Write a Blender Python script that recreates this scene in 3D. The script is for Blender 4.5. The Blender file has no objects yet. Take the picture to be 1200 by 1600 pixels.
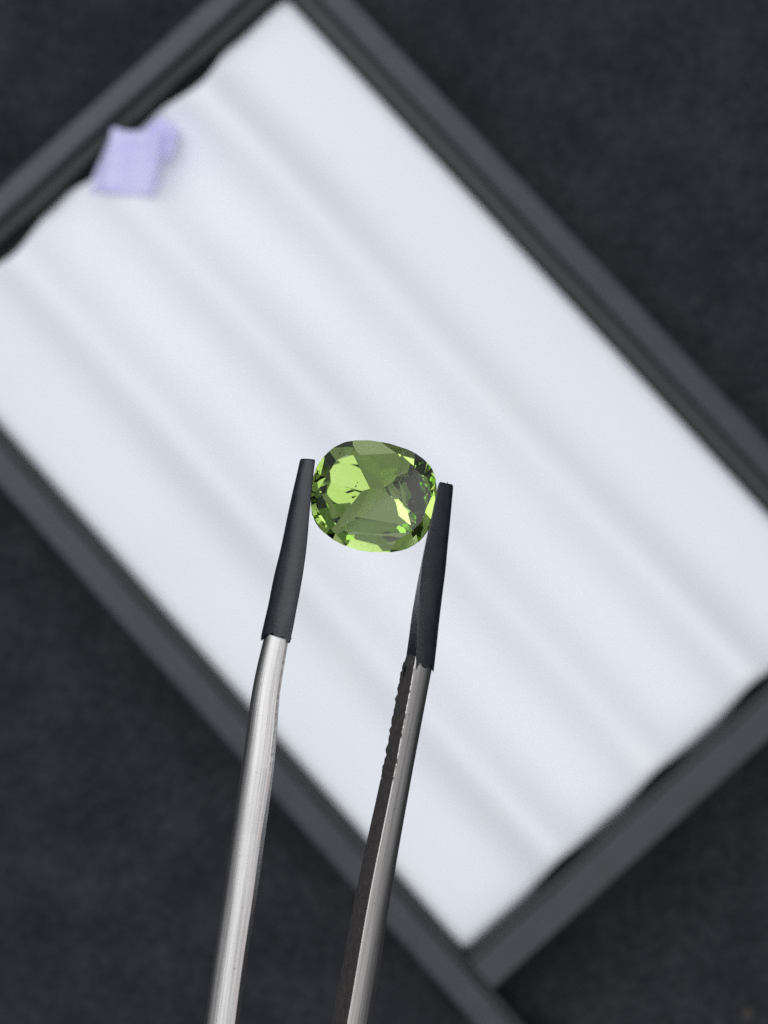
import bpy, bmesh, math, random
from mathutils import Vector, Matrix, noise

random.seed(7)
scene = bpy.context.scene
COL = scene.collection
scene.unit_settings.system = 'METRIC'
scene.unit_settings.scale_length = 0.01          # one unit is one centimetre

# ------------------------------------------------------------------ camera
ZW = 0.95                                         # height of the tray liner above the table
TILT_X, TILT_Y = math.radians(4.545), math.radians(3.347)
CAM_ROT = Matrix.Rotation(TILT_Y, 3, 'Y') @ Matrix.Rotation(TILT_X, 3, 'X')
CAM_LOC = Vector((1.711, -2.832, 27.0 + ZW))
cam_data = bpy.data.cameras.new('camera')
cam = bpy.data.objects.new('camera', cam_data)
COL.objects.link(cam)
cam.matrix_world = Matrix.Translation(CAM_LOC) @ CAM_ROT.to_4x4()
cam_data.sensor_fit = 'HORIZONTAL'
cam_data.sensor_width = 36.0
cam_data.lens = 90.0
cam_data.clip_start = 0.1
cam_data.clip_end = 2000.0
cam_data.dof.use_dof = True
cam_data.dof.focus_distance = 12.25
cam_data.dof.aperture_fstop = 0.62
scene.camera = cam

# ------------------------------------------------------------------ light
world = bpy.data.worlds.new('World')
scene.world = world
world.use_nodes = True
bg = world.node_tree.nodes['Background']
bg.inputs['Color'].default_value = (0.90, 0.95, 1.0, 1)
bg.inputs['Strength'].default_value = 0.235


def area_lamp(name, loc, target, sx, sy, power, color):
    d = bpy.data.lights.new(name, 'AREA')
    d.shape = 'RECTANGLE'
    d.size, d.size_y = sx, sy
    d.energy = power
    d.color = color
    o = bpy.data.objects.new(name, d)
    COL.objects.link(o)
    o.location = loc
    o.rotation_euler = (Vector(target) - Vector(loc)).to_track_quat('-Z', 'Y').to_euler()
    return o


def lamp_power(radiance, sx, sy):                 # power that gives an area lamp this radiance
    return radiance * sx * sy * math.pi


def lamp_spot(az, zen, dist):                      # direction from the tray, seen from above
    az, zen = math.radians(az), math.radians(zen)
    return (math.cos(az) * math.sin(zen) * dist, math.sin(az) * math.sin(zen) * dist, math.cos(zen) * dist + 15)


area_lamp('window_light', lamp_spot(131, 42, 70), (0, 0, 15), 70, 88, lamp_power(1.6, 70, 88), (0.95, 0.98, 1.0))
area_lamp('room_light', lamp_spot(-49, 42, 70), (0, 0, 15), 80, 100, lamp_power(0.82, 80, 100), (1.0, 0.96, 0.94))

vs = scene.view_settings
vs.view_transform = 'Standard'
vs.look = 'None'
vs.exposure = 0.42
vs.gamma = 1.0
scene.cycles.max_bounces = 24
scene.cycles.transmission_bounces = 20
scene.cycles.glossy_bounces = 12
scene.cycles.diffuse_bounces = 4
scene.cycles.caustics_refractive = True
scene.cycles.caustics_reflective = False
scene.cycles.use_denoising = False
scene.render.film_transparent = False


# ------------------------------------------------------------------ helpers
def tag(o, label=None, cat=None, group=None, kind=None):
    if label: o['label'] = label
    if cat: o['category'] = cat
    if group: o['group'] = group
    if kind: o['kind'] = kind
    return o


def empty(name, loc=(0, 0, 0), rot=None):
    o = bpy.data.objects.new(name, None)
    o.empty_display_size = 0.5
    COL.objects.link(o)
    m = Matrix.Translation(Vector(loc))
    if rot is not None:
        m = m @ rot.to_4x4()
    o.matrix_world = m
    return o


def mesh_obj(name, verts, faces, mats, parent=None, smooth=False, uvs=None, midx=None, bevel=0.0):
    me = bpy.data.meshes.new(name)
    me.from_pydata([tuple(v) for v in verts], [], faces)
    for m in (mats if isinstance(mats, (list, tuple)) else [mats]):
        me.materials.append(m)
    if midx:
        me.polygons.foreach_set('material_index', midx)
    if uvs:                                       # one uv per vertex
        lay = me.uv_layers.new(name='uv')
        for lp in me.loops:
            lay.data[lp.index].uv = uvs[lp.vertex_index]
    bm = bmesh.new(); bm.from_mesh(me)
    bmesh.ops.recalc_face_normals(bm, faces=bm.faces)
    if bevel > 0:
        es = [e for e in bm.edges if len(e.link_faces) == 2 and e.calc_face_angle(0) > 0.4]
        bmesh.ops.bevel(bm, geom=es, offset=bevel, segments=3, profile=0.5, affect='EDGES', clamp_overlap=True)
    bm.to_mesh(me); bm.free()
    if smooth:
        me.polygons.foreach_set('use_smooth', [True] * len(me.polygons))
    me.update()
    o = bpy.data.objects.new(name, me)
    COL.objects.link(o)
    if parent is not None:
        o.parent = parent
    return o


def new_mat(name):
    m = bpy.data.materials.new(name)
    m.use_nodes = True
    nt = m.node_tree
    return m, nt, nt.nodes['Principled BSDF']


def nd(nt, kind, **kw):
    n = nt.nodes.new(kind)
    for k, v in kw.items():
        if k in n.inputs:
            n.inputs[k].default_value = v
        else:
            setattr(n, k, v)
    return n


def ramp(nt, fac, stops):
    r = nt.nodes.new('ShaderNodeValToRGB')
    el = r.color_ramp.elements
    while len(el) < len(stops):
        el.new(0.5)
    for e, (p, c) in zip(el, stops):
        e.position = p
        e.color = (*c, 1)
    nt.links.new(fac, r.inputs['Fac'])
    return r


def tex_noise(nt, coord, scale, detail=4.0, rough=0.55, mapscale=None):
    tc = nt.nodes.new('ShaderNodeTexCoord')
    src = tc.outputs[coord]
    if mapscale:
        mp = nt.nodes.new('ShaderNodeMapping')
        mp.inputs['Scale'].default_value = mapscale
        nt.links.new(src, mp.inputs['Vector'])
        src = mp.outputs['Vector']
    n = nt.nodes.new('ShaderNodeTexNoise')
    n.inputs['Scale'].default_value = scale
    n.inputs['Detail'].default_value = detail
    n.inputs['Roughness'].default_value = rough
    nt.links.new(src, n.inputs['Vector'])
    return n


def add_bump(nt, bsdf, height, strength, dist):
    b = nt.nodes.new('ShaderNodeBump')
    b.inputs['Strength'].default_value = strength
    b.inputs['Distance'].default_value = dist
    nt.links.new(height, b.inputs['Height'])
    nt.links.new(b.outputs['Normal'], bsdf.inputs['Normal'])
    return b


# ------------------------------------------------------------------ materials
def mat_cloth():
    m, nt, b = new_mat('dark_cloth')
    n1 = tex_noise(nt, 'Object', 1.1, 6, 0.65)
    n2 = tex_noise(nt, 'Object', 9.0, 5, 0.8)
    mix = nt.nodes.new('ShaderNodeMath'); mix.operation = 'ADD'
    mix.operation = 'MULTIPLY_ADD'; mix.inputs[1].default_value = 0.25      # a little cloudiness, mostly fine grain
    fine = nt.nodes.new('ShaderNodeMath'); fine.operation = 'MULTIPLY'; fine.inputs[1].default_value = 0.75
    nt.links.new(n2.outputs['Fac'], fine.inputs[0])
    nt.links.new(n1.outputs['Fac'], mix.inputs[0]); nt.links.new(fine.outputs[0], mix.inputs[2])
    half = mix
    r = ramp(nt, half.outputs[0], [(0.40, (0.010, 0.011, 0.0145)), (0.50, (0.022, 0.024, 0.0295)), (0.61, (0.046, 0.049, 0.056))])
    nt.links.new(r.outputs['Color'], b.inputs['Base Color'])
    b.inputs['Roughness'].default_value = 0.95
    b.inputs['Specular IOR Level'].default_value = 0.12
    n3 = tex_noise(nt, 'Object', 30.0, 3, 0.6)
    add_bump(nt, b, n3.outputs['Fac'], 0.6, 0.03)
    return m


def mat_plastic(name, col, rough, grain=14.0):
    m, nt, b = new_mat(name)
    n1 = tex_noise(nt, 'Object', 2.5, 4, 0.6)
    r = ramp(nt, n1.outputs['Fac'], [(0.3, tuple(c * 0.82 for c in col)), (0.7, tuple(c * 1.18 for c in col))])
    nt.links.new(r.outputs['Color'], b.inputs['Base Color'])
    b.inputs['Roughness'].default_value = rough
    n2 = tex_noise(nt, 'Object', grain, 4, 0.6)
    add_bump(nt, b, n2.outputs['Fac'], 0.35, 0.01)
    return m


def mat_liner():
    m, nt, b = new_mat('white_leatherette')
    n1 = tex_noise(nt, 'Object', 0.6, 3, 0.5)
    r = ramp(nt, n1.outputs['Fac'], [(0.3, (0.815, 0.85, 0.915)), (0.7, (0.845, 0.868, 0.915))])
    nt.links.new(r.outputs['Color'], b.inputs['Base Color'])
    b.inputs['Roughness'].default_value = 0.62
    b.inputs['Specular IOR Level'].default_value = 0.3
    n2 = tex_noise(nt, 'Object', 22.0, 3, 0.6)
    add_bump(nt, b, n2.outputs['Fac'], 0.15, 0.01)
    return m


def mat_foam():
    m, nt, b = new_mat('lilac_foam')
    n1 = tex_noise(nt, 'Object', 5.0, 4, 0.6)
    r = ramp(nt, n1.outputs['Fac'], [(0.3, (0.56, 0.55, 0.90)), (0.7, (0.69, 0.69, 0.95))])
    nt.links.new(r.outputs['Color'], b.inputs['Base Color'])
    b.inputs['Roughness'].default_value = 0.8
    b.inputs['Subsurface Weight'].default_value = 0.25
    b.inputs['Subsurface Radius'].default_value = (0.06, 0.06, 0.09)
    n2 = tex_noise(nt, 'Object', 9.0, 3, 0.6)
    add_bump(nt, b, n2.outputs['Fac'], 0.15, 0.02)
    return m


def mat_steel():
    m, nt, b = new_mat('brushed_steel')
    b.inputs['Metallic'].default_value = 1.0
    st = tex_noise(nt, 'UV', 1.0, 4, 0.6, (55.0, 0.8, 1.0))       # streaks run along the arm
    r = ramp(nt, st.outputs['Fac'], [(0.30, (0.33, 0.31, 0.30)), (0.70, (0.57, 0.55, 0.545))])
    sp = tex_noise(nt, 'Object', 26.0, 3, 0.7)
    sr = ramp(nt, sp.outputs['Fac'], [(0.27, (0.35, 0.33, 0.31)), (0.34, (1, 1, 1))])
    mx = nt.nodes.new('ShaderNodeMix'); mx.data_type = 'RGBA'; mx.blend_type = 'MULTIPLY'
    mx.inputs['Factor'].default_value = 0.6
    nt.links.new(r.outputs['Color'], mx.inputs[6]); nt.links.new(sr.outputs['Color'], mx.inputs[7])
    nt.links.new(mx.outputs[2], b.inputs['Base Color'])
    rr = ramp(nt, st.outputs['Fac'], [(0.2, (0.29,) * 3), (0.8, (0.44,) * 3)])
    nt.links.new(rr.outputs['Color'], b.inputs['Roughness'])
    add_bump(nt, b, st.outputs['Fac'], 0.25, 0.004)
    return m


def mat_dark_steel():
    m, nt, b = new_mat('dull_dark_steel')
    n1 = tex_noise(nt, 'Object', 22.0, 5, 0.7)
    r = ramp(nt, n1.outputs['Fac'], [(0.3, (0.045, 0.040, 0.038)), (0.62, (0.085, 0.076, 0.071)), (0.8, (0.22, 0.2, 0.19))])
    nt.links.new(r.outputs['Color'], b.inputs['Base Color'])
    b.inputs['Metallic'].default_value = 0.35
    b.inputs['Roughness'].default_value = 0.6
    n2 = tex_noise(nt, 'Object', 60.0, 4, 0.7)
    add_bump(nt, b, n2.outputs['Fac'], 0.6, 0.01)
    return m


def mat_rubber():
    m, nt, b = new_mat('black_heat_shrink_rubber')
    n1 = tex_noise(nt, 'Object', 16.0, 5, 0.65)
    r = ramp(nt, n1.outputs['Fac'], [(0.3, (0.009, 0.0112, 0.0155)), (0.66, (0.017, 0.0205, 0.027)), (0.8, (0.05, 0.05, 0.052))])
    nt.links.new(r.outputs['Color'], b.inputs['Base Color'])
    b.inputs['Roughness'].default_value = 0.32
    b.inputs['Specular IOR Level'].default_value = 0.42
    n2 = tex_noise(nt, 'Object', 70.0, 4, 0.65)
    add_bump(nt, b, n2.outputs['Fac'], 0.35, 0.006)
    return m


GEM_IOR = 1.67
GEM_ABS = (0.90, 0.49, 1.90)                      # absorption per centimetre


def mat_gem():
    m = bpy.data.materials.new('green_gem')
    m.use_nodes = True
    nt = m.node_tree
    nt.nodes.clear()
    out = nt.nodes.new('ShaderNodeOutputMaterial')
    g = nt.nodes.new('ShaderNodeBsdfGlass')
    g.inputs['IOR'].default_value = GEM_IOR
    g.inputs['Roughness'].default_value = 0.0
    g.inputs['Color'].default_value = (1, 1, 1, 1)
    v = nt.nodes.new('ShaderNodeVolumeAbsorption')
    den = 4.0
    v.inputs['Density'].default_value = den
    v.inputs['Color'].default_value = tuple(1 - a / den for a in GEM_ABS) + (1,)
    nt.links.new(g.outputs['BSDF'], out.inputs['Surface'])
    nt.links.new(v.outputs['Volume'], out.inputs['Volume'])
    return m


M_CLOTH = mat_cloth()
M_RAIL = mat_plastic('black_tray_plastic', (0.031, 0.036, 0.045), 0.44)
M_LIP = mat_plastic('tray_inner_lip', (0.020, 0.021, 0.023), 0.5)
M_LINER = mat_liner()
M_FOAM = mat_foam()
M_STEEL = mat_steel()
M_DARK = mat_dark_steel()
M_RUBBER = mat_rubber()
M_GEM = mat_gem()

# ------------------------------------------------------------------ table
gv, gf = [], []
G = 60
for i in range(G + 1):
    for j in range(G + 1):
        gv.append(((i / G - 0.5) * 160, (j / G - 0.5) * 160, 0.0))
for i in range(G):
    for j in range(G):
        a = i * (G + 1) + j
        gf.append((a, a + G + 1, a + G + 2, a + 1))
tag(mesh_obj('ground', gv, gf, M_CLOTH), 'table top covered with soft dark charcoal cloth', kind='structure')

# ------------------------------------------------------------------ tray
W, L = 7.157, 11.738                              # white liner, across and along
TRAY_ROT = Matrix.Rotation(math.radians(-47.983), 3, 'Z')
tray = empty('gem_tray', (0, 0, 0), TRAY_ROT)
tag(tray, 'black plastic gemstone tray with raised stepped rims, lying askew on dark cloth', 'tray')

RIM_Z, LIP_Z = 1.13, 0.97


def rail(p0, p1, outward, lip_w, top_w, lip_z=LIP_Z):
    """straight rail from p0 to p1 (inner line), outward is the unit direction away from the liner"""
    p0, p1, outward = Vector(p0), Vector(p1), Vector(outward)
    d = (p1 - p0); ln = d.length; d.normalize()
    n = 24

    def sweep(prof):
        vs_, fs = [], []
        k = len(prof)
        for i in range(n + 1):
            t = ln * i / n
            for (o, z) in prof:
                wob = 0.010 * noise.noise(Vector((t * 0.5, o * 3, p0.x + p0.y * 2)))
                p = p0 + d * t + outward * (o + wob)
                vs_.append((p.x, p.y, z + (0.008 * noise.noise(Vector((t * 0.6, 7, p0.x))) if z > 0.5 else 0)))
        for i in range(n):
            for j in range(k):
                a, b_ = i * k + j, i * k + (j + 1) % k
                fs.append((a, b_, b_ + k, a + k))
        fs.append(tuple(range(k)))
        fs.append(tuple(range(n * k, n * k + k)))
        return vs_, fs

    v, f = sweep([(lip_w, 0.02), (lip_w, RIM_Z), (lip_w + top_w, RIM_Z - 0.01), (lip_w + top_w + 0.02, 0.02)])
    r = mesh_obj('rail', v, f, M_RAIL, tray, bevel=0.04)
    v, f = sweep([(0.0, 0.02), (0.0, lip_z - 0.02), (lip_w - 0.004, lip_z), (lip_w - 0.004, 0.02)])
    mesh_obj('lip', v, f, M_LIP, r, bevel=0.03)
    return r


h1, h2 = W / 2 + 0.10, W / 2 + 0.09               # inner lines of the long rails
ea, eb = L / 2 + 0.20, L / 2 + 0.10               # and of the end rails
rail((-ea - 0.6, h1, 0), (eb + 1.8, h1, 0), (0, 1, 0), 0.22, 0.36)
rail((-ea - 0.6, -h2, 0), (eb + 1.8, -h2, 0), (0, -1, 0), 0.10, 0.40, 1.06)
rail((-ea, -h2 + 0.003, 0), (-ea, h1 - 0.003, 0), (-1, 0, 0), 0.20, 0.34)
rail((eb, -h2 + 0.003, 0), (eb, h1 - 0.003, 0), (1, 0, 0), 0.10, 0.44, 1.06)
bv = [(x, y, z) for z in (0.012, 0.56) for (x, y) in ((-ea, -h2), (eb, -h2), (eb, h1), (-ea, h1))]
mesh_obj('base', bv, [(0, 1, 2, 3), (4, 5, 6, 7), (0, 1, 5, 4), (1, 2, 6, 5), (2, 3, 7, 6), (3, 0, 4, 7)], M_LIP, tray)

# ------------------------------------------------------------------ white liner: four pads and three ribs between them
liner = empty('tray_liner', (0, 0, 0), TRAY_ROT)
tag(liner, 'white padded liner with four long pads and thin ribs filling the black tray', 'tray liner')
PITCH = W / 4
NV = 130


def relief(u, v=0.0):
    """height of the liner's surface across the tray: flat pads with a soft rib rising between each two"""
    k0 = min((-1, 0, 1), key=lambda k: abs(u - k * PITCH))
    e = abs(u - k0 * PITCH - 0.07 * noise.noise(Vector((v * 0.22, k0 * 5.0, 1.7))))
    amp = 0.37 * (1 + 0.35 * noise.noise(Vector((v * 0.3, k0 * 3.0, 8.2))))
    z = amp * math.exp(-(e / 0.45) ** 2) - 0.19
    d = W / 2 + 0.05 - abs(u)                     # the outer edges roll down to the rails
    if d < 0.2:
        z -= 0.07 * (1 - d / 0.2) ** 2
    return z


def end_off(u, amp):
    """how far the liner's end reaches at u: full over a pad, drawn in at a groove"""
    e = min(abs(u - k * PITCH) for k in (-1, 0, 1))
    return -amp * 0.5 * (1 + math.cos(math.pi * min(1.0, e / 0.75)))


def liner_part(name, u0, u1, zfun, nu, seed):
    verts, faces = [], []
    for i in range(nu + 1):
        u = u0 + (u1 - u0) * i / nu
        va = -L / 2 - end_off(u, 0.24) - 0.19 + 0.03 * noise.noise(Vector((u * 1.3, 2.0, seed)))
        vb = L / 2 + end_off(u, 0.14) + 0.10 + 0.02 * noise.noise(Vector((u * 1.3, 5.0, seed)))
        for j in range(NV + 1):
            t = j / NV
            v = va + (vb - va) * (0.5 - 0.5 * math.cos(math.pi * t)) * 0.35 + (vb - va) * t * 0.65
            e = min(v - va, vb - v)
            z = ZW + zfun(u, v)
            if e < 0.22:
                z -= 0.22 - math.sqrt(max(0.0, 0.22 ** 2 - (0.22 - e) ** 2))
            z += 0.02 * noise.noise(Vector((u * 0.5, v * 0.28, 3.1 + seed)))
            verts.append((v, u, z))
    n1 = NV + 1
    for i in range(nu):
        for j in range(NV):
            a = i * n1 + j
            faces.append((a, a + 1, a + n1 + 1, a + n1))
    base = len(verts)                             # skirt down to the tray floor
    loop = [j for j in range(n1)] + [i * n1 + NV for i in range(1, nu + 1)] + [nu * n1 + j for j in range(NV - 1, -1, -1)] + [i * n1 for i in range(nu - 1, 0, -1)]
    m = len(loop)
    verts += [verts[k] for k in loop]             # own edge, so the top keeps its even shading
    verts += [(verts[k][0], verts[k][1], 0.565) for k in loop]
    for k in range(m):
        faces.append((base + k, base + (k + 1) % m, base + m + (k + 1) % m, base + m + k))
    return mesh_obj(name, verts, faces, M_LINER, liner, smooth=True)


SEAM = 0.68
for p in range(4):
    ua = -W / 2 + p * PITCH + (-0.05 if p == 0 else SEAM)
    ub = -W / 2 + (p + 1) * PITCH - (-0.05 if p == 3 else SEAM)
    liner_part('pad', ua, ub, relief, 40, 1.0)
for k in (-1, 0, 1):
    liner_part('rib', k * PITCH - SEAM, k * PITCH + SEAM, relief, 30, 1.0)

# ------------------------------------------------------------------ lilac foam chip at the tray's end
chip_rot = Matrix.Rotation(math.radians(0), 3, 'Z')


def slab(name, top, bottom, mat, parent, bevel):
    n = len(top)
    v = list(top) + list(bottom)
    f = [tuple(range(n)), tuple(range(2 * n - 1, n - 1, -1))]
    f += [(i, (i + 1) % n, n + (i + 1) % n, n + i) for i in range(n)]
    return mesh_obj(name, v, f, mat, parent, bevel=bevel)


chip = empty('foam_chip', (-3.48, 4.45, 0.99))
tag(chip, 'small torn lilac foam chip wedged against the end of the white liner', 'foam chip')
top = [(-0.28, 0.40, 0.26), (-0.06, 0.33, 0.29), (0.20, 0.32, 0.30), (0.46, 0.36, 0.27), (0.37, -0.08, 0.24), (0.29, -0.54, 0.15),
       (-0.08, -0.56, 0.15), (-0.40, -0.50, 0.16), (-0.34, -0.05, 0.22)]
bot = [(-0.34, 0.42, -0.10), (-0.06, 0.34, -0.10), (0.20, 0.33, -0.10), (0.47, 0.37, -0.10), (0.38, -0.08, -0.10), (0.30, -0.56, -0.10),
       (-0.10, -0.60, -0.10), (-0.72, -0.46, -0.10), (-0.54, -0.02, -0.10)]
slab('block', top, bot, M_FOAM, chip, 0.03)
top = [(0.16, 0.40, 0.16), (0.44, 0.58, 0.18), (0.64, 0.40, 0.10), (0.54, 0.02, 0.04), (0.36, 0.02, 0.06)]
bot = [(x, y, -0.12) for (x, y, z) in top]
slab('torn_flap', top, bot, M_FOAM, chip, 0.025)

# ------------------------------------------------------------------ crumb on the cloth
bm = bmesh.new()
bmesh.ops.create_icosphere(bm, subdivisions=2, radius=0.075)
for v in bm.verts:
    n = noise.noise(v.co * 14 + Vector((3, 1, 2)))
    v.co *= 1 + 0.45 * n
    v.co.z *= 0.6
me = bpy.data.meshes.new('crumb')
bm.to_mesh(me); bm.free()
m_crumb, nt, b = new_mat('beige_crumb')
n1 = tex_noise(nt, 'Object', 14.0, 4, 0.6)
r = ramp(nt, n1.outputs['Fac'], [(0.3, (0.035, 0.03, 0.026)), (0.7, (0.08, 0.066, 0.055))])
nt.links.new(r.outputs['Color'], b.inputs['Base Color'])
b.inputs['Roughness'].default_value = 0.9
me.materials.append(m_crumb)
crumb = bpy.data.objects.new('crumb', me)
COL.objects.link(crumb)
crumb.location = (5.24, -7.75, 0.045)
tag(crumb, 'tiny brown crumb lying on the dark cloth beyond the tray corner', 'crumb')

# ------------------------------------------------------------------ gemstone and tweezers share one frame, square to the lens
D0 = 12.3
HELD = CAM_LOC + CAM_ROT @ Vector((-0.0656, 0.0984, -D0))
S = 0.0041                                        # centimetres per photograph pixel at that distance


def catmull(pts, n):
    out = []
    P = [pts[0]] + list(pts) + [pts[-1]]
    for i in range(1, len(P) - 2):
        for k in range(n):
            t = k / n
            a, b_, c, d = P[i - 1], P[i], P[i + 1], P[i + 2]
            out.append([0.5 * ((2 * b_[q]) + (-a[q] + c[q]) * t + (2 * a[q] - 5 * b_[q] + 4 * c[q] - d[q]) * t * t
                               + (-a[q] + 3 * b_[q] - 3 * c[q] + d[q]) * t ** 3) for q in range(len(b_))])
    out.append(list(pts[-1]))
    return out


def section(half_w, flat_ang, side, grow=0.0, cham=0.0, nround=22, sq=1.0):
    """half-round section, points (u, w, is_flat): u across, w towards the lens.
    side = -1: the flat looks left, +1: right; flat_ang lifts the flat towards the lens."""
    nrm = Vector((side * math.cos(flat_ang), math.sin(flat_ang)))
    tan = Vector((-nrm.y * side, nrm.x * side))    # up the flat, towards the lens
    R = half_w * 1.42
    cham = max(cham, 0.004)
    a0 = cham * 1.1 / R
    pts = [tan * (R - cham)]
    for k in range(nround + 1):
        a = a0 + (math.pi - a0) * k / nround
        ca, sa = math.cos(a), math.sin(a)
        pts.append(tan * (math.copysign(abs(ca) ** sq, ca) * R) - nrm * (max(sa, 0.0) ** sq * R * 1.12))
    xs = [p.x for p in pts]
    mid = (min(xs) + max(xs)) / 2
    sc = 2 * half_w / (max(xs) - min(xs))
    res = []
    for p in pts:
        q = Vector(((p.x - mid) * sc, p.y * sc))
        if grow:
            q = q + q.normalized() * grow
        res.append(q)
    return res


def sweep_arm(name, path, side, flat_fun, mats, parent, ragged=0.0, grow=0.0, cham_fun=None, serr=None, serr_amp=1.0, close_tip=False, ragged_end=0.0, seed=0.0, sq=1.0, burrs=()):
    """path rows: x, y, z, half width; the arm runs from the tip (row 0) to the rear"""
    verts, faces, uvs, midx = [], [], [], []
    n = len(path)
    k = None
    run = 0.0
    for i, (x, y, z, hw_) in enumerate(path):
        j0, j1 = max(0, i - 1), min(n - 1, i + 1)
        d = Vector((path[j1][0] - path[j0][0], path[j1][1] - path[j0][1], path[j1][2] - path[j0][2])).normalized()
        if i: run += (Vector(path[i][:3]) - Vector(path[i - 1][:3])).length
        across = d.cross(Vector((0, 0, 1))).normalized()
        if across.x < 0: across = -across
        up = across.cross(d).normalized()
        if up.z < 0: up = -up
        sec = section(hw_, flat_fun(y), side, grow, cham_fun(y) if cham_fun else 0.0, sq=sq)
        k = len(sec)
        for m_, q in enumerate(sec):
            qq = q.copy()
            if serr and serr[0] < y < serr[1] and (m_ in (0, k - 1)):
                qq = qq * (1.0 + serr_amp * 0.13 * noise.noise(Vector((y * 26, m_ * 1.7, seed))) + serr_amp * 0.05 * noise.noise(Vector((y * 70, m_, seed))))
            if ragged:
                qq = qq * (1 + ragged * noise.noise(Vector((y * 5, m_ * 0.5, seed))))
            off = 0.0
            if ragged_end and i > n - 4:
                off = ragged_end * noise.noise(Vector((m_ * 0.55, 3.3, seed))) * (i - (n - 4)) / 3
            P = Vector((x, y, z)) + across * qq.x + up * qq.y + d * off
            verts.append(P); uvs.append((m_ / k, run))
    for i in range(n - 1):
        for m_ in range(k):
            a, b_ = i * k + m_, i * k + (m_ + 1) % k
            faces.append((a, b_, b_ + k, a + k)); midx.append(1 if m_ == k - 1 and len(mats) > 1 else 0)
    faces.append(tuple(range(k))); midx.append(0)
    faces.append(tuple(range((n - 1) * k, n * k))); midx.append(0)
    for (bx, by, bz, tx, ty, rad) in burrs:       # little torn spikes of rubber
        a0 = len(verts)
        for q in range(4):
            verts.append(Vector((bx + rad * math.cos(q * math.pi / 2) * (1.0 if abs(ty) > abs(tx) else 0.4), by + rad * math.cos(q * math.pi / 2) * (0.2 if abs(ty) > abs(tx) else 1.0), bz + rad * math.sin(q * math.pi / 2))))
            uvs.append((0, 0))
        verts.append(Vector((bx + tx, by + ty, bz + 0.004))); uvs.append((0, 0))
        for q in range(4):
            faces.append((a0 + q, a0 + (q + 1) % 4, a0 + 4)); midx.append(0)
    o = mesh_obj(name, verts, faces, mats, parent, smooth=True, uvs=uvs, midx=midx)
    me = o.data
    bm = bmesh.new(); bm.from_mesh(me)
    for e in bm.edges:                            # crisp arrises beside the flat, smooth everywhere else
        i0, i1 = sorted(v.index for v in e.verts)
        if i1 < n * k and ((i1 - i0 == k and i0 % k in (0, 1, k - 1)) or e.calc_face_angle(0) > 1.2):
            e.smooth = False
    bm.to_mesh(me); bm.free()
    return o


tweezers = empty('tweezers', HELD, CAM_ROT)
tag(tweezers, 'steel tweezers with black rubber sleeved tips gripping the green gemstone', 'tweezers')


def px(x, y, z, w):
    s = (D0 - z) / 3000.0
    return [(x - 584) * s + 0.0 * z, (776 - y) * s, z, w * s / 2]


left_full = [px(482, 724, 0.00, 10), px(459, 860, 0.07, 24), px(438, 970, 0.14, 33), px(432, 1000, 0.16, 39.5), px(417, 1080, 0.21, 45), px(405, 1180, 0.28, 48.5),
             px(378, 1380, 0.42, 50), px(347, 1600, 0.58, 51), px(290, 2100, 0.95, 62), px(225, 2800, 1.4, 70), px(172, 3400, 1.8, 70)]
right_full = [px(697, 764, 0.00, 10), px(677, 900, 0.07, 24), px(661, 1000, 0.135, 34), px(655, 1035, 0.155, 43), px(648, 1065, 0.175, 46), px(619, 1220, 0.285, 46.5),
              px(584, 1400, 0.415, 54), px(550, 1600, 0.56, 60), px(470, 2050, 0.9, 68), px(330, 2750, 1.4, 70), px(190, 3400, 1.8, 70)]
LP = catmull(left_full, 60)
RP = catmull(right_full, 60)


def lerp(a, b, t):
    t = max(0.0, min(1.0, t)); return a + (b - a) * t


lf = lambda y: math.radians(lerp(-4, 2, (-0.9 - y) / 1.2))
rf = lambda y: math.radians(lerp(0, 15, (-0.42 - y) / 0.75))
larm = sweep_arm('arm', LP, +1, lf, [M_STEEL], tweezers, serr=(-1.75, -1.0), serr_amp=0.12, seed=1.0, sq=0.68)
rarm = sweep_arm('arm', RP, -1, rf, [M_STEEL, M_DARK], tweezers, serr=(-1.78, -1.10), seed=2.0)

# rubber sleeves
def dense(pts, step=0.02):
    out = []
    for a, b2 in zip(pts[:-1], pts[1:]):
        m = max(1, int((Vector(b2[:3]) - Vector(a[:3])).length / step))
        out += [[a[q] + (b2[q] - a[q]) * k / m for q in range(4)] for k in range(m)]
    out.append(list(pts[-1]))
    for _ in range(14):                           # ease the corners of the path, keep the blunt tip
        out = [p if i < 5 or i > len(out) - 2 else [0.25 * out[i - 1][q] + 0.5 * p[q] + 0.25 * out[i + 1][q] for q in range(4)] for i, p in enumerate(out)]
    return out


lsl = dense([px(481.3, 717.5, 0.0, 17), px(481.2, 719, 0.0, 21), px(480.7, 722, 0.002, 23), px(471, 780, 0.03, 30), px(459.5, 860, 0.07, 40), px(446, 930, 0.115, 45), px(432, 1000, 0.16, 46)])
rsl = dense([px(697, 755.5, 0.0, 17), px(696.8, 757, 0.0, 20.5), px(696.2, 760, 0.002, 22.5), px(687, 820, 0.03, 30), px(675, 900, 0.07, 39), px(665, 965, 0.11, 41), px(656, 1042, 0.158, 44)])
s1 = sweep_arm('rubber_sleeve', lsl, +1, lf, [M_RUBBER], larm, grow=0.004, ragged=0.035, ragged_end=0.05, seed=4.0,
               burrs=[(px(474.5, 720, 0.02, 0)[0], px(474.5, 720, 0.02, 0)[1], 0.02, -0.003, 0.016, 0.006), (px(453, 998, 0.16, 0)[0], px(453, 998, 0.16, 0)[1], 0.16, -0.006, -0.032, 0.013)])
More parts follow.
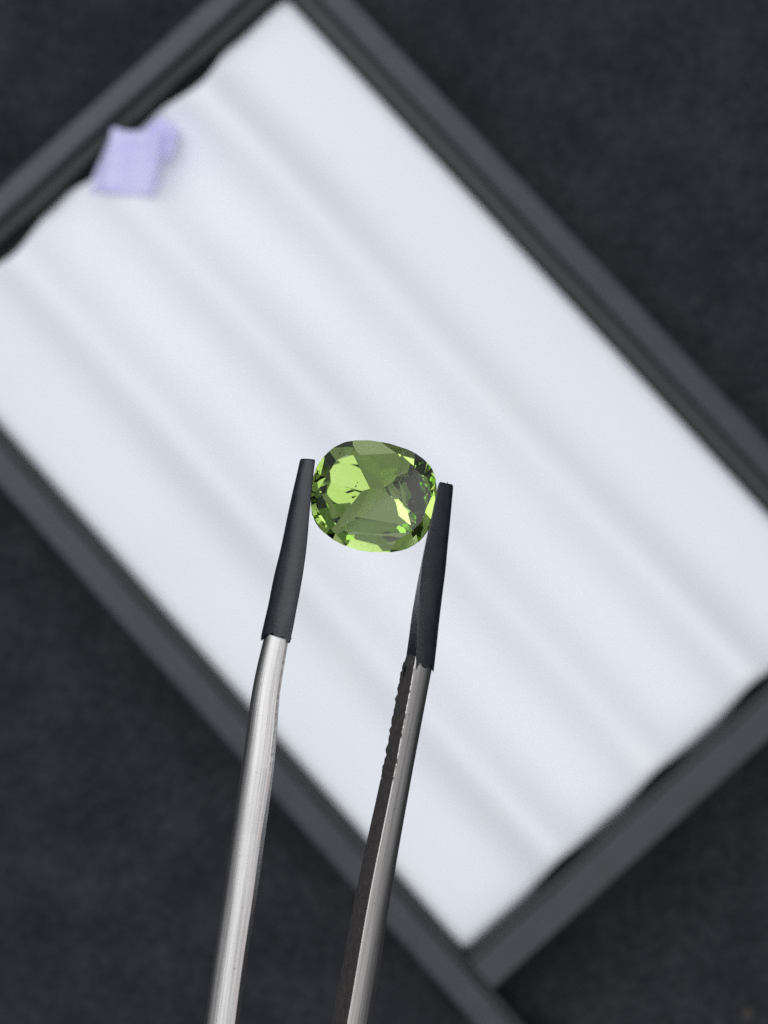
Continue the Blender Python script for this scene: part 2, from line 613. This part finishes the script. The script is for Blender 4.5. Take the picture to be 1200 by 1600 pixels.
s2 = sweep_arm('rubber_sleeve', rsl, -1, rf, [M_RUBBER], rarm, grow=0.004, ragged=0.035, ragged_end=0.07, seed=9.0,
               burrs=[(px(699, 760, 0.02, 0)[0], px(699, 760, 0.02, 0)[1], 0.02, 0.002, 0.035, 0.006), (px(674, 1038, 0.16, 0)[0], px(674, 1038, 0.16, 0)[1], 0.16, 0.010, -0.045, 0.018),
                      (px(637, 1040, 0.12, 0)[0], px(637, 1040, 0.12, 0)[1], 0.12, -0.03, -0.075, 0.022)])

# rear weld joining both arms
a, b_ = Vector(LP[-1][:3]), Vector(RP[-1][:3])
mid = (a + b_) / 2
dv = (Vector(LP[-1][:3]) - Vector(LP[-8][:3])).normalized()
acr = Vector((dv.y, -dv.x, 0)).normalized()
pv = []
for s_, hwid in ((-0.8, 0.20), (0.9, 0.17)):
    for uu in (-hwid, hwid):
        for zz in (-0.13, 0.13):
            pv.append(mid + dv * s_ + acr * uu + Vector((0, 0, zz)))
mesh_obj('rear_joint', pv, [(0, 1, 3, 2), (4, 6, 7, 5), (0, 2, 6, 4), (1, 5, 7, 3), (0, 4, 5, 1), (2, 3, 7, 6)], M_STEEL, tweezers, bevel=0.04,
         uvs=[(i / 8, i / 3) for i in range(8)])


# ------------------------------------------------------------------ gemstone: cut plane by plane out of a block
GEM_FACETS = [                                    # azimuth, tilt from the table's axis, distance from the centre
    # table and crown
    (-168.47, 50.72, 0.3299), (-162.49, 16.00, 0.1679), (-154.40, 30.18, 0.2407), (-144.00, 52.98, 0.3239), (-133.95, 48.59, 0.3023),
    (-128.83, 16.29, 0.1626), (-128.80, 51.86, 0.3157), (-104.05, 34.20, 0.2359), (-77.99, 24.39, 0.2050), (-57.18, 36.80, 0.2578),
    (-53.88, 48.65, 0.3065), (-48.91, 34.41, 0.2544), (-43.11, 35.36, 0.2624), (-39.05, 58.00, 0.3493), (-17.34, 51.21, 0.3205),
    (0.00, 0.00, 0.0863), (8.48, 46.11, 0.3137), (15.55, 14.88, 0.1614), (19.73, 35.37, 0.2597), (31.04, 29.16, 0.2306),
    (48.31, 31.33, 0.2373), (61.06, 49.06, 0.2947), (77.56, 52.23, 0.2898), (92.75, 39.85, 0.2380), (110.18, 19.28, 0.1790),
    (115.65, 39.66, 0.2632), (148.18, 41.24, 0.2776),
    # girdle
    (-171.00, 90.00, 0.4069), (-162.00, 90.00, 0.4097), (-153.00, 90.00, 0.4069), (-144.00, 90.00, 0.4000), (-135.00, 90.00, 0.3888),
    (-126.00, 90.00, 0.3745), (-117.00, 90.00, 0.3638), (-108.00, 90.00, 0.3549), (-99.00, 90.00, 0.3528), (-90.00, 90.00, 0.3540),
    (-81.00, 90.00, 0.3684), (-72.00, 90.00, 0.3827), (-63.00, 90.00, 0.3936), (-54.00, 90.00, 0.4032), (-45.00, 90.00, 0.4088),
    (-36.00, 90.00, 0.4097), (-27.00, 90.00, 0.4072), (-18.00, 90.00, 0.4025), (-9.00, 90.00, 0.3985), (0.00, 90.00, 0.4018),
    (9.00, 90.00, 0.4075), (18.00, 90.00, 0.4127), (27.00, 90.00, 0.4127), (36.00, 90.00, 0.4065), (45.00, 90.00, 0.3950),
    (54.00, 90.00, 0.3816), (63.00, 90.00, 0.3678), (72.00, 90.00, 0.3542), (81.00, 90.00, 0.3521), (90.00, 90.00, 0.3608),
    (99.00, 90.00, 0.3743), (108.00, 90.00, 0.3885), (117.00, 90.00, 0.3967), (126.00, 90.00, 0.4045), (135.00, 90.00, 0.4069),
    (144.00, 90.00, 0.4103), (153.00, 90.00, 0.4118), (162.00, 90.00, 0.4069), (171.00, 90.00, 0.4022), (180.00, 90.00, 0.4020),
    # pavilion
    (-161.62, 141.25, 0.2980), (-157.90, 124.48, 0.3448), (-141.06, 127.39, 0.3441), (-116.11, 103.55, 0.3477), (-111.47, 134.17, 0.2919),
    (-89.47, 139.54, 0.2275), (-57.68, 134.49, 0.3128), (-37.67, 122.45, 0.3723), (-30.63, 108.00, 0.3982), (12.56, 142.71, 0.3045),
    (14.44, 127.72, 0.3341), (37.37, 121.05, 0.3513), (50.01, 127.79, 0.3051), (53.67, 132.18, 0.2984), (60.64, 129.58, 0.2910),
    (73.73, 126.79, 0.2869), (83.45, 131.01, 0.2638), (109.37, 129.86, 0.3004), (119.27, 135.93, 0.2883), (146.85, 125.41, 0.3410),
    (151.68, 112.76, 0.3789),
]


def gem_planes():
    pl = []
    for az, tilt, d in GEM_FACETS:
        az, tilt = math.radians(az), math.radians(tilt)
        pl.append((Vector((math.cos(az) * math.sin(tilt), math.sin(az) * math.sin(tilt), math.cos(tilt))), d))
    return pl


def cut_gem(planes, size=0.6):
    bm = bmesh.new()
    bmesh.ops.create_cube(bm, size=2 * size)
    for n, d in planes:
        geom = bm.verts[:] + bm.edges[:] + bm.faces[:]
        res = bmesh.ops.bisect_plane(bm, geom=geom, dist=1e-6, plane_co=n * d, plane_no=n, clear_outer=True)
        ed = [e for e in res['geom_cut'] if isinstance(e, bmesh.types.BMEdge)]
        if ed:
            bmesh.ops.contextual_create(bm, geom=ed)
    bmesh.ops.remove_doubles(bm, verts=bm.verts, dist=2e-5)
    bmesh.ops.recalc_face_normals(bm, faces=bm.faces)
    return bm


me = bpy.data.meshes.new('gemstone')
bm = cut_gem(gem_planes())
bm.to_mesh(me); bm.free()
me.materials.append(M_GEM)
gem = bpy.data.objects.new('gemstone', me)
COL.objects.link(gem)
gem.matrix_world = Matrix.Translation(HELD) @ CAM_ROT.to_4x4()
tag(gem, 'faceted transparent green cushion cut gemstone held between the tweezer tips', 'gemstone')

# pale flecks and a flake inside the stone
m_incl, nt, b = new_mat('pale_inclusion')
n1 = tex_noise(nt, 'Object', 60.0, 3, 0.6)
r = ramp(nt, n1.outputs['Fac'], [(0.3, (0.45, 0.50, 0.38)), (0.7, (0.75, 0.80, 0.66))])
nt.links.new(r.outputs['Color'], b.inputs['Base Color'])
b.inputs['Roughness'].default_value = 0.6
b.inputs['Transmission Weight'].default_value = 0.5


def fleck(x, y, z, r, squash, seed):
    rnd = random.Random(seed)
    n = 7
    rot = Matrix.Rotation(rnd.uniform(0, 6.28), 3, 'Z') @ Matrix.Rotation(rnd.uniform(-0.5, 0.5), 3, 'X')
    ring = []
    for k in range(n):
        a = 2 * math.pi * k / n
        q = r * rnd.uniform(0.65, 1.15)
        ring.append(Vector((q * math.cos(a), squash * q * math.sin(a), 0)))
    th = Vector((0, 0, max(0.0012, r * 0.12)))
    v = [Vector((x, y, z)) + rot @ (p + th) for p in ring] + [Vector((x, y, z)) + rot @ (p - th) for p in ring]
    f = [tuple(range(n)), tuple(range(2 * n - 1, n - 1, -1))] + [(k, (k + 1) % n, n + (k + 1) % n, n + k) for k in range(n)]
    return mesh_obj('inclusion', v, f, m_incl, gem)


for i, (x, y, z, r_, sq_) in enumerate([(0.172, 0.150, 0.03, 0.017, 0.7), (0.205, 0.085, 0.02, 0.008, 0.6), (0.185, 0.060, 0.0, 0.005, 0.8),
                                        (0.238, -0.005, 0.02, 0.006, 0.7), (0.252, -0.032, 0.01, 0.006, 0.5), (0.215, -0.050, 0.02, 0.0045, 0.8),
                                        (0.090, -0.078, 0.0, 0.011, 0.45), (0.110, -0.092, -0.01, 0.006, 0.6), (0.150, 0.032, -0.02, 0.006, 0.6),
                                        (0.120, 0.050, -0.03, 0.005, 0.9), (0.020, -0.030, -0.05, 0.007, 0.4)]):
    fleck(x, y, z, r_, sq_, 50 + i)
